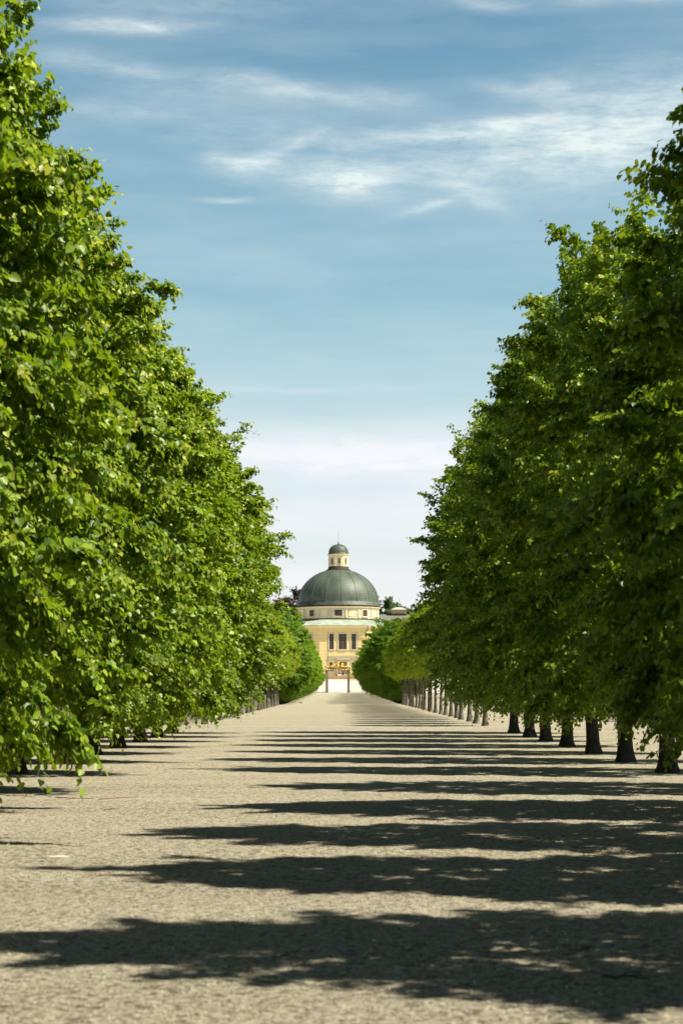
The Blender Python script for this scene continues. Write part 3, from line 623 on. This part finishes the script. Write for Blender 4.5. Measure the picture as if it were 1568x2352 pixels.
# drum windows and panels
for a in (-40, 0, 40):
    if True:
        Md = Matrix.Rotation(R(a-4.5), 4, 'Z') @ Matrix.Translation((0, -RD-.02, 0))
        zt, zbm = z1(899, 547)-zb, z1(962, 547)-zb
        big = a == 0
        window(bl, Md, 0, (zt+zbm)/2, 1.95 if big else 1.5, zt-zbm, 4 if big else 3, 3, .28, mull=False)
for a in (-63, -20.5, 20.5, 63):
    Md = Matrix.Rotation(R(a-4.5), 4, 'Z') @ Matrix.Translation((0, -RD+.0, 0)); b = MB()
    zt, zbm = z1(890, 547)-zb, z1(966, 547)-zb
    for (x0, x1, q0, q1) in ((-1.1, -1.0, zbm, zt), (1.0, 1.1, zbm, zt), (-1.0, 1.0, zt-.1, zt), (-1.0, 1.0, zbm, zbm+.1)): b.box(x0, x1, -.05, .15, q0, q1, Md)
    for s_ in (-1.9, 1.45): b.box(s_, s_+.4, -.03, .3, zbm-.25, zt+.25, Md)
    b.build('wall_panel', M['cream'], drum)
for i in range(8):
    Md = Matrix.Rotation(R(45*i), 4, 'Z') @ Matrix.Translation((0, -octL*math.cos(R(22.5)), 0))
    window(lant, Md, 0, (zl1+zl2)/2-.05, .62, 1.55, 2, 4, .12)
# terrace with steps
ter = empty('terrace', (BX, DF-5, 3.9)); tag(ter, 'low red stone terrace with steps before the yellow building', 'terrace')
ht = 4.72-3.9
b = MB()
for k in range(5): b.box(-19, 19, 1.1+k*.34-(2.2 if 0 else 0), 5.2, k*ht/5-(.4 if k == 0 else 0), (k+1)*ht/5-(.0))
b.build('step', M['brick'], ter)
MB().box(-19, 19, 2.85, 5.1, ht, ht+.03).build('paving', M['step'], ter)

# low building with a small roof lantern, right of the dome
DB = 640
lb = empty('low_palace_wing', (world(905, 1500, DB).x, DB, 3.9)); tag(lb, 'low grey-roofed building with a small square roof lantern right of the dome', 'building')
def zz1(y): return z1(y, DB)-3.9
b = MB().box(-9, 14, -6, 6, 0, zz1(1010)); b.build('wall', M['yellow'], lb)
b = MB(); z0_, z1_ = zz1(1010), zz1(948); b.add([(-9.6, -6.6, z0_), (14.6, -6.6, z0_), (14.6, 6.6, z0_), (-9.6, 6.6, z0_), (-4, -1, z1_), (9, -1, z1_), (9, 1, z1_), (-4, 1, z1_)], [(0, 1, 5, 4), (1, 2, 6, 5), (2, 3, 7, 6), (3, 0, 4, 7), (4, 5, 6, 7), (3, 2, 1, 0)]); b.build('roof', M['greyroof'], lb)
lx = world((980+1295/2.7034)*.6272, 1400, DB).x-lb.location.x; hw = (1372-1222)/2/2.7034*.6272/F*DB
b = MB().box(lx-hw, lx+hw, -hw, hw, zz1(960), zz1(940)); b.build('lantern_base', M['dark'], lb)
b = MB().box(lx-hw*.98, lx+hw*.98, -hw*.98, hw*.98, zz1(940), zz1(905)); b.box(lx-hw*1.06, lx+hw*1.06, -hw*1.06, hw*1.06, zz1(905), zz1(901)); b.build('lantern', simple('tan_wood', (.5, .36, .2), .8), lb)
b = MB(); za, zc_ = zz1(901), zz1(878); h2 = hw*1.12; b.add([(lx-h2, -h2, za), (lx+h2, -h2, za), (lx+h2, h2, za), (lx-h2, h2, za), (lx-hw*.45, -hw*.45, zc_), (lx+hw*.45, -hw*.45, zc_), (lx+hw*.45, hw*.45, zc_), (lx-hw*.45, hw*.45, zc_)], [(0, 1, 5, 4), (1, 2, 6, 5), (2, 3, 7, 6), (3, 0, 4, 7), (4, 5, 6, 7), (3, 2, 1, 0)]); b.build('lantern_roof', M['verdigris'], lb)
MB().tube([(lx+.2, 0, zc_-.1), (lx+.2, 0, zz1(780))], [.07, .02], 6).build('lightning_rod', M['iron'], lb)

# ------------------------------------------------------------------ gilded gate and railings
DG = 455.0; g0 = .78
def g5(x, y): p = world((1150+x/7.84)*.6272, (2350+y/7.84)*.6272, DG); return p.x, p.z-g0
gx = g5(675, 0)[0]
gate = empty('palace_gate', (gx, DG, g0)); tag(gate, 'tall stone-pillared gateway with gilded crown and scrollwork across the top', 'gate')
half = g5(985, 0)[0]-gx; top = g5(0, 805)[1]; wp = .27
for sx_ in (-1, 1):
    b = MB(); x0 = sx_*half
    b.box(x0-wp-.08, x0+wp+.08, -.36, .36, 0, .35); b.box(x0-wp, x0+wp, -.28, .28, .35, top-.35); b.box(x0-wp-.06, x0+wp+.06, -.34, .34, top-.35, top-.2); b.box(x0-wp-.12, x0+wp+.12, -.4, .4, top-.2, top)
    for k in range(6): b.box(x0-wp-.02, x0+wp+.02, -.305, .305, .6+k*.65, .66+k*.65)
    b.build('pillar', M['pillar'], gate)
zb0 = g5(0, 800)[1]; zb1 = g5(0, 752)[1]
def ball(b, c, r_, k=10):
    b.lathe([(r_*math.sin(math.pi*i/k)+.001, -r_*math.cos(math.pi*i/k)) for i in range(k+1)], 14, c)
def spiral(b, c, R0, turns, rt_, sgn=1, a0=0, y=0):
    pts = []; rr_ = []
    for i in range(int(turns*14)+1):
        t = i/(turns*14.0); a = a0+sgn*t*turns*2*math.pi; r_ = R0*(1-.85*t); pts.append((c[0]+r_*math.cos(a), y, c[1]+r_*math.sin(a))); rr_.append(rt_*(1-.5*t))
    b.tube(pts, rr_, 7)
b = MB(); b.box(-half-.35, half+.35, -.09, .09, zb0+.10, zb0+.17); b.box(-half-.35, half+.35, -.09, .09, zb1-.06, zb1); b.build('lintel_bar', M['dark'], gate)
b = MB()
for k in range(17):
    xx = -half-.3+k*(2*half+.6)/16; ball(b, (xx, 0, zb0+.03), .13); ball(b, (xx+.13, 0, zb0+.2), .075)
b.build('gilt_border', M['gold'], gate, smooth=True)
b = MB(); by = zb1
crz = g5(0, 565)[1]
b.lathe([(.02, 0), (.28, .02), (.36, .25), (.33, .5), (.24, .68), (.2, .72)], 20, (0, 0, by))
b.build('shield', M['gold'], gate, smooth=True)
b = MB(); cb = by+.74
b.lathe([(.27, 0), (.30, .04), (.30, .14), (.27, .17)], 20, (0, 0, cb))
for i in range(8):
    a = R(45*i); b.tube([(.28*math.cos(a), .28*math.sin(a), cb+.15), (.37*math.cos(a), .37*math.sin(a), cb+.34), (.26*math.cos(a), .26*math.sin(a), cb+.5), (.03*math.cos(a), .03*math.sin(a), cb+.52)], .045, 6); ball(b, (.33*math.cos(a), .33*math.sin(a), cb+.25), .05)
ball(b, (0, 0, crz-.2), .1); b.box(-.025, .025, -.025, .025, crz-.12, crz+.06); b.box(-.08, .08, -.02, .02, crz-.05, crz)
b.build('crown_ornament', M['gold'], gate, smooth=False)
for sx_ in (-1, 1):
    b = MB(); cx_ = sx_*(g5(795, 0)[0]-gx); cz = g5(0, 680)[1]
    spiral(b, (cx_, cz), .42, 1.8, .10, -sx_, R(90)); spiral(b, (cx_*.98, cz-.1), .2, 1, .09, sx_); ball(b, (cx_, 0, cz), .16); ball(b, (cx_, -.05, cz+.33), .12)
    b.tube([(cx_+sx_*.15, 0, by), (cx_+sx_*.3, 0, by+.3), (cx_+sx_*.05, 0, by+.45)], .09, 7)
    b.build('scroll', M['gold'], gate, smooth=True)
    b = MB()
    for (px_, sz_) in ((.95, .26), (1.35, .3), (1.75, .22), (2.1, .24), (2.45, .2)):
        spiral(b, (sx_*px_, by+sz_*.9), sz_, 1.3, .075, sx_ if px_ > 1.5 else -sx_, R(200)); ball(b, (sx_*px_, 0, by+sz_*.8), sz_*.45)
    b.build('leaf_scroll', M['gold'], gate, smooth=True)
    # bracket rosette beyond the pillar
    b = MB(); bx_, bz_ = (g5(1090, 985) if sx_ > 0 else g5(262, 955)); bx_ -= gx; q = .4 if sx_ > 0 else .3
    spiral(b, (bx_, bz_), q, 2, .09, sx_, R(30)); ball(b, (bx_, 0, bz_), q*.5); spiral(b, (bx_-sx_*.35, bz_+.75), .2, 1.2, .06, sx_); ball(b, (bx_-sx_*.3, 0, bz_+1.15), .12)
    b.tube([(bx_-sx_*.5, 0, bz_-.5), (bx_-sx_*.35, 0, bz_+.3), (bx_-sx_*.5, 0, bz_+1.5)], .045, 6); b.tube([(bx_, 0, bz_-.35), (bx_, 0, 2.7)], .05, 6)
    b.build('rosette', M['gold'], gate, smooth=True)
bar = MB().tube([(0, 0, 0), (0, 0, 2.62)], .018, 6); bar.tube([(0, 0, 2.62), (0, 0, 2.7), (0, 0, 2.82)], [.03, .03, .002], 6)
bm_o = bar.build('bar', M['iron']); bmesh_ = bm_o.data; bpy.data.objects.remove(bm_o)
for sx_, lab in ((-1, 'pale iron railing left of the gilded gate'), (1, 'pale iron railing right of the gilded gate, half behind leaves')):
    fn = empty('iron_railing', (gx+sx_*(half+.3), DG, g0)); tag(fn, lab, 'railing')
    for zz_, nm in ((.12, 'rail'), (2.5, 'rail')): MB().box(0 if sx_ > 0 else -9, 9 if sx_ > 0 else 0, -.025, .025, zz_, zz_+.05).build(nm, M['iron'], fn)
    for k in range(45):
        o = bpy.data.objects.new('bar', bmesh_); C.objects.link(o); o.parent = fn; o.location = (sx_*(.15+k*.2), -.03, 0)

# ------------------------------------------------------------------ people on the steps and the forecourt
def skinned(name, mat, parent, joints, edges, sub=1):
    me = bpy.data.meshes.new(name); me.from_pydata([j[0] for j in joints], edges, []); me.materials.append(mat)
    o = bpy.data.objects.new(name, me); C.objects.link(o); o.parent = parent
    md = o.modifiers.new('skin', 'SKIN'); md.use_smooth_shade = True
    for i, j in enumerate(joints): me.skin_vertices[0].data[i].radius = j[1] if isinstance(j[1], tuple) else (j[1], j[1])
    me.skin_vertices[0].data[0].use_root = True
    ms = o.modifiers.new('sub', 'SUBSURF'); ms.levels = ms.render_levels = sub
    return o
def person(loc, rz, label, top, legs, stride=.12, arm=.1, hat=None, s=1.0, skirt=False):
    p = empty('person', loc, rz); p.scale = (s, s, s); tag(p, label, 'person')
    J = [((0, 0, .95), .12), ((0, 0, 1.2), .12), ((0, 0, 1.42), .10), ((0, 0, 1.5), .05), ((0, -.01, 1.6), .085), ((0, -.01, 1.7), .075)]
    E = [(0, 1), (1, 2), (2, 3), (3, 4), (4, 5)]
    def chain(start, pts):
        a = start
        for q in pts: J.append(q); E.append((a, len(J)-1)); a = len(J)-1
        return a
    for sd in (-1, 1):
        chain(0, [((sd*.1, 0, .88), .085), ((sd*.1, -sd*stride*.6-.02, .48), .058), ((sd*.1, -sd*stride+.03, .09), .04), ((sd*.11, -sd*stride-.12, .04), .035)])
        wr = chain(2, [((sd*.19, 0, 1.4), .055), ((sd*.24, sd*arm*.5, 1.13), .04), ((sd*.24, sd*arm-.08, .9), .028), ((sd*.24, sd*arm-.1, .84), (.018, .035))])
        hx, hy, hz = J[wr][0]
        for k in range(4): chain(wr, [((hx, hy-.03+k*.02, hz-.05), .009), ((hx-sd*.01, hy-.03+k*.02, hz-.09+.01*abs(k-1)), .008)])
        chain(wr-1, [((hx-sd*.01, hy-.05, hz-.0), .01), ((hx-sd*.01, hy-.065, hz-.03), .009)])
    body = skinned('body', M['skin'], p, J, E)
    b = MB(); b.lathe([(.03, -.02), (.095, 0), (.105, .06), (.09, .11), (.03, .14)], 12, (0, .01, 1.63)); b.build('hair', hat or M['hair'], p, smooth=True)
    if hat: MB().lathe([(.19, 0), (.19, .015)], 16, (0, 0, 1.69)).build('hat_brim', hat, p)
    b = MB(); b.lathe([(.02, 0), (.035, .02), (.02, .05)], 8, (0, -.10, 1.6)); b.build('face', M['skin'], p, smooth=True)
    T = [((0, 0, .92), (.17, .13)), ((0, 0, 1.2), (.165, .12)), ((0, 0, 1.38), (.15, .1)), ((0, 0, 1.46), .06)]
    TE = [(0, 1), (1, 2), (2, 3)]
    for sd in (-1, 1):
        T += [((sd*.19, 0, 1.4), .07), ((sd*.24, sd*arm*.5, 1.13), .055), ((sd*.24, sd*arm-.06, .95), .045)]; k = len(T); TE += [(2, k-3), (k-3, k-2), (k-2, k-1)]
    skinned('jacket', top, p, T, TE)
    Lg = [((0, 0, .95), (.16, .13))]; LE = []
    for sd in (-1, 1):
        Lg += [((sd*.1, 0, .86), .1), ((sd*.1, -sd*stride*.6-.02, .48), .075), ((sd*.1, -sd*stride+.03, .1), .06)]; k = len(Lg); LE += [(0, k-3), (k-3, k-2), (k-2, k-1)]
    if skirt: MB().lathe([(.16, 1.0), (.2, .85), (.27, .35), (.25, .3)], 16).build('skirt', legs, p, smooth=True)
    else: skinned('trousers', legs, p, Lg, LE)
    return p
def onterrace(xg): return (world((1150+xg/7.84)*.6272, 1500, 541.3).x, 541.3, 4.75)
person(onterrace(832), R(25), 'person in dark red and black clothes standing right of the brown door', M['blackcloth'], M['blackcloth'], arm=.15, skirt=True)
person(onterrace(952), R(-60), 'person in white and black behind the right gate pillar', M['whitecloth'], M['blackcloth'])
person((world(745, 1564, 497).x, 497, gz(497)+.004), R(160), 'person in tan hat and grey jacket just left of the left gate pillar', M['greycloth'], M['blackcloth'], hat=M['tanhat'], s=1.05)
person((world(717, 1564, 506).x, 506, gz(506)+.004), R(80), 'person in dark clothes beside the left lime crowns', M['blackcloth'], M['blackcloth'], .2)

# ------------------------------------------------------------------ small things on the gravel
def gpt(xd, yd): D = EYE*F/(yd-YH); return Vector(((xd-XV)/F*D, D, 0))
rs = random.Random(9)
def twig(xd0, yd0, xd1, yd1, rad, label, mat, forks=1):
    a, c = gpt(xd0, yd0), gpt(xd1, yd1); o_ = a.copy(); b = MB(); k = 9; off = rs.random()*6
    pts = [(a.lerp(c, i/(k-1))-o_)+Vector((0, .05*math.sin(i*1.1+off), rad+.006*abs(math.sin(i*1.7+off)))) for i in range(k)]
    b.tube(pts, [rad*(1-.6*i/(k-1)) for i in range(k)], 6)
    for f_ in range(forks):
        i = 3+2*f_; b.tube([pts[i], pts[i]+Vector((.05, .06*(-1)**f_, .012)), pts[i]+Vector((.12, .13*(-1)**f_, .006))], [rad*.6, rad*.4, rad*.15], 5)
    t = b.build('fallen_twig', mat, smooth=True, loc=o_); tag(t, label, 'twig', 'twigs lying on the gravel'); return t
twig(0, 1826, 80, 1832, .007, 'reddish twig on gravel at the left picture edge', M['deadtwig'])
twig(95, 1824, 122, 1834, .006, 'short crooked red twig left of the long one', M['deadtwig'])
twig(130, 1834, 215, 1836, .008, 'long reddish-brown twig under the hanging left leaves', M['deadtwig'], 2)
twig(228, 1837, 320, 1832, .007, 'thin red twig right of the long reddish one', M['deadtwig'])
twig(240, 1862, 265, 1858, .007, 'small brown twig below the thin red one', M['deadtwig'])
twig(1383, 2246, 1490, 2252, .009, 'dark twig in the shade at the lower right', M['bark'], 2)
twig(100, 1940, 200, 1946, .005, 'faint brown twig above the pale wood strip', M['deadtwig'])
def chip(x0, x1, yd, label, th=.012):
    a, c = gpt(x0, yd), gpt(x1, yd-1.5); L_ = (c-a).length; b = MB()
    n_ = 8; v = []
    for i in range(n_):
        x = L_*i/(n_-1)-L_/2; w_ = .022*(math.sin(math.pi*(i+.6)/(n_+.2)))**.5+.003*rs.random()
        v += [(x, -w_, 0), (x, w_, 0), (x, w_*.8, th), (x, -w_*.8, th)]
    f = []
    for i in range(n_-1):
        for j in range(4): f.append((i*4+j, i*4+(j+1) % 4, (i+1)*4+(j+1) % 4, (i+1)*4+j))
    f += [(3, 2, 1, 0), tuple((n_-1)*4+j for j in range(4))]
    b.add(v, f); t = b.build('wood_chip', M['wood'], loc=(a+c)/2+Vector((0, 0, .003))); tag(t, label, 'wood chip', 'pale wood chips on the gravel')
chip(110, 158, 1970, 'long pale wood strip on the sunlit gravel at left')
chip(93, 131, 2166, 'short pale wood chip at the left tip of the widest shadow')
chip(1149, 1158, 1773, 'tiny pale chip in the lit stripe by the right trunks')
def weed(p, h, k, label, sd):
    rd = random.Random(sd); b = MB()
    for i in range(k):
        th = rd.random()*6.28; ln_ = h*(.6+.6*rd.random()); w_ = ln_*.22; d = Vector((math.cos(th), math.sin(th), .9)).normalized(); s_ = Vector((-math.sin(th), math.cos(th), 0))
        p1 = d*ln_*.5; p2 = d*ln_+Vector((0, 0, -ln_*.25)); b.add([(0, 0, 0), p1+s_*w_, p1-s_*w_, p2, p1+Vector((0, 0, -w_*.4))], [(0, 4, 1), (0, 2, 4), (1, 4, 3), (4, 2, 3)])
    t = b.build('weed', M['oak'] if sd == 2 else M['lime'], loc=p); tag(t, label, 'plant', 'weeds in the gravel')
def bird(xd, yd, D, rz, label):
    b = MB(); b.lathe([(.002, -.09), (.02, -.05), (.026, 0), (.018, .05), (.004, .09)], 8)
    b.v = [(p[2], p[1], p[0]) for p in b.v]
    for s_ in (-1, 1):
        b.add([(.03, s_*.01, .01), (-.03, s_*.01, .008), (-.05, s_*.11, .05), (.02, s_*.10, .055), (-.08, s_*.2, .03), (.03, s_*.01, -.002), (-.03, s_*.01, -.004)], [(0, 3, 2, 1), (3, 4, 2), (5, 6, 2, 3)])
    b.add([(-.07, 0, .004), (-.15, .03, 0), (-.11, 0, 0), (-.15, -.03, 0), (-.1, 0, -.006)], [(0, 1, 2), (0, 2, 3), (0, 4, 1), (0, 3, 4)])
    t = b.build('swallow', M['blackcloth'], loc=world(xd, yd, D)); t.rotation_euler = (R(20), R(15), rz); tag(t, label, 'bird', 'swallows high in the sky')
bird(493, 210, 420, R(40), 'tiny dark swallow under the upper cloud streak')
bird(268, 273, 480, R(120), 'tiny dark swallow nearest the left tree tops')
weed(gpt(452, 2332), .035, 7, 'tiny green seedling in the foreground gravel', 1)
weed(gpt(691, 1616), .28, 16, 'small dark weed on the far path near the left trunks', 2)
weed(gpt(545, 1632), .16, 9, 'green tuft on the path beside the slim left trunks', 3)

sc.cycles.use_denoising = True
sc.cycles.max_bounces = 6; sc.cycles.transmission_bounces = 4; sc.cycles.diffuse_bounces = 1; sc.cycles.transparent_max_bounces = 4
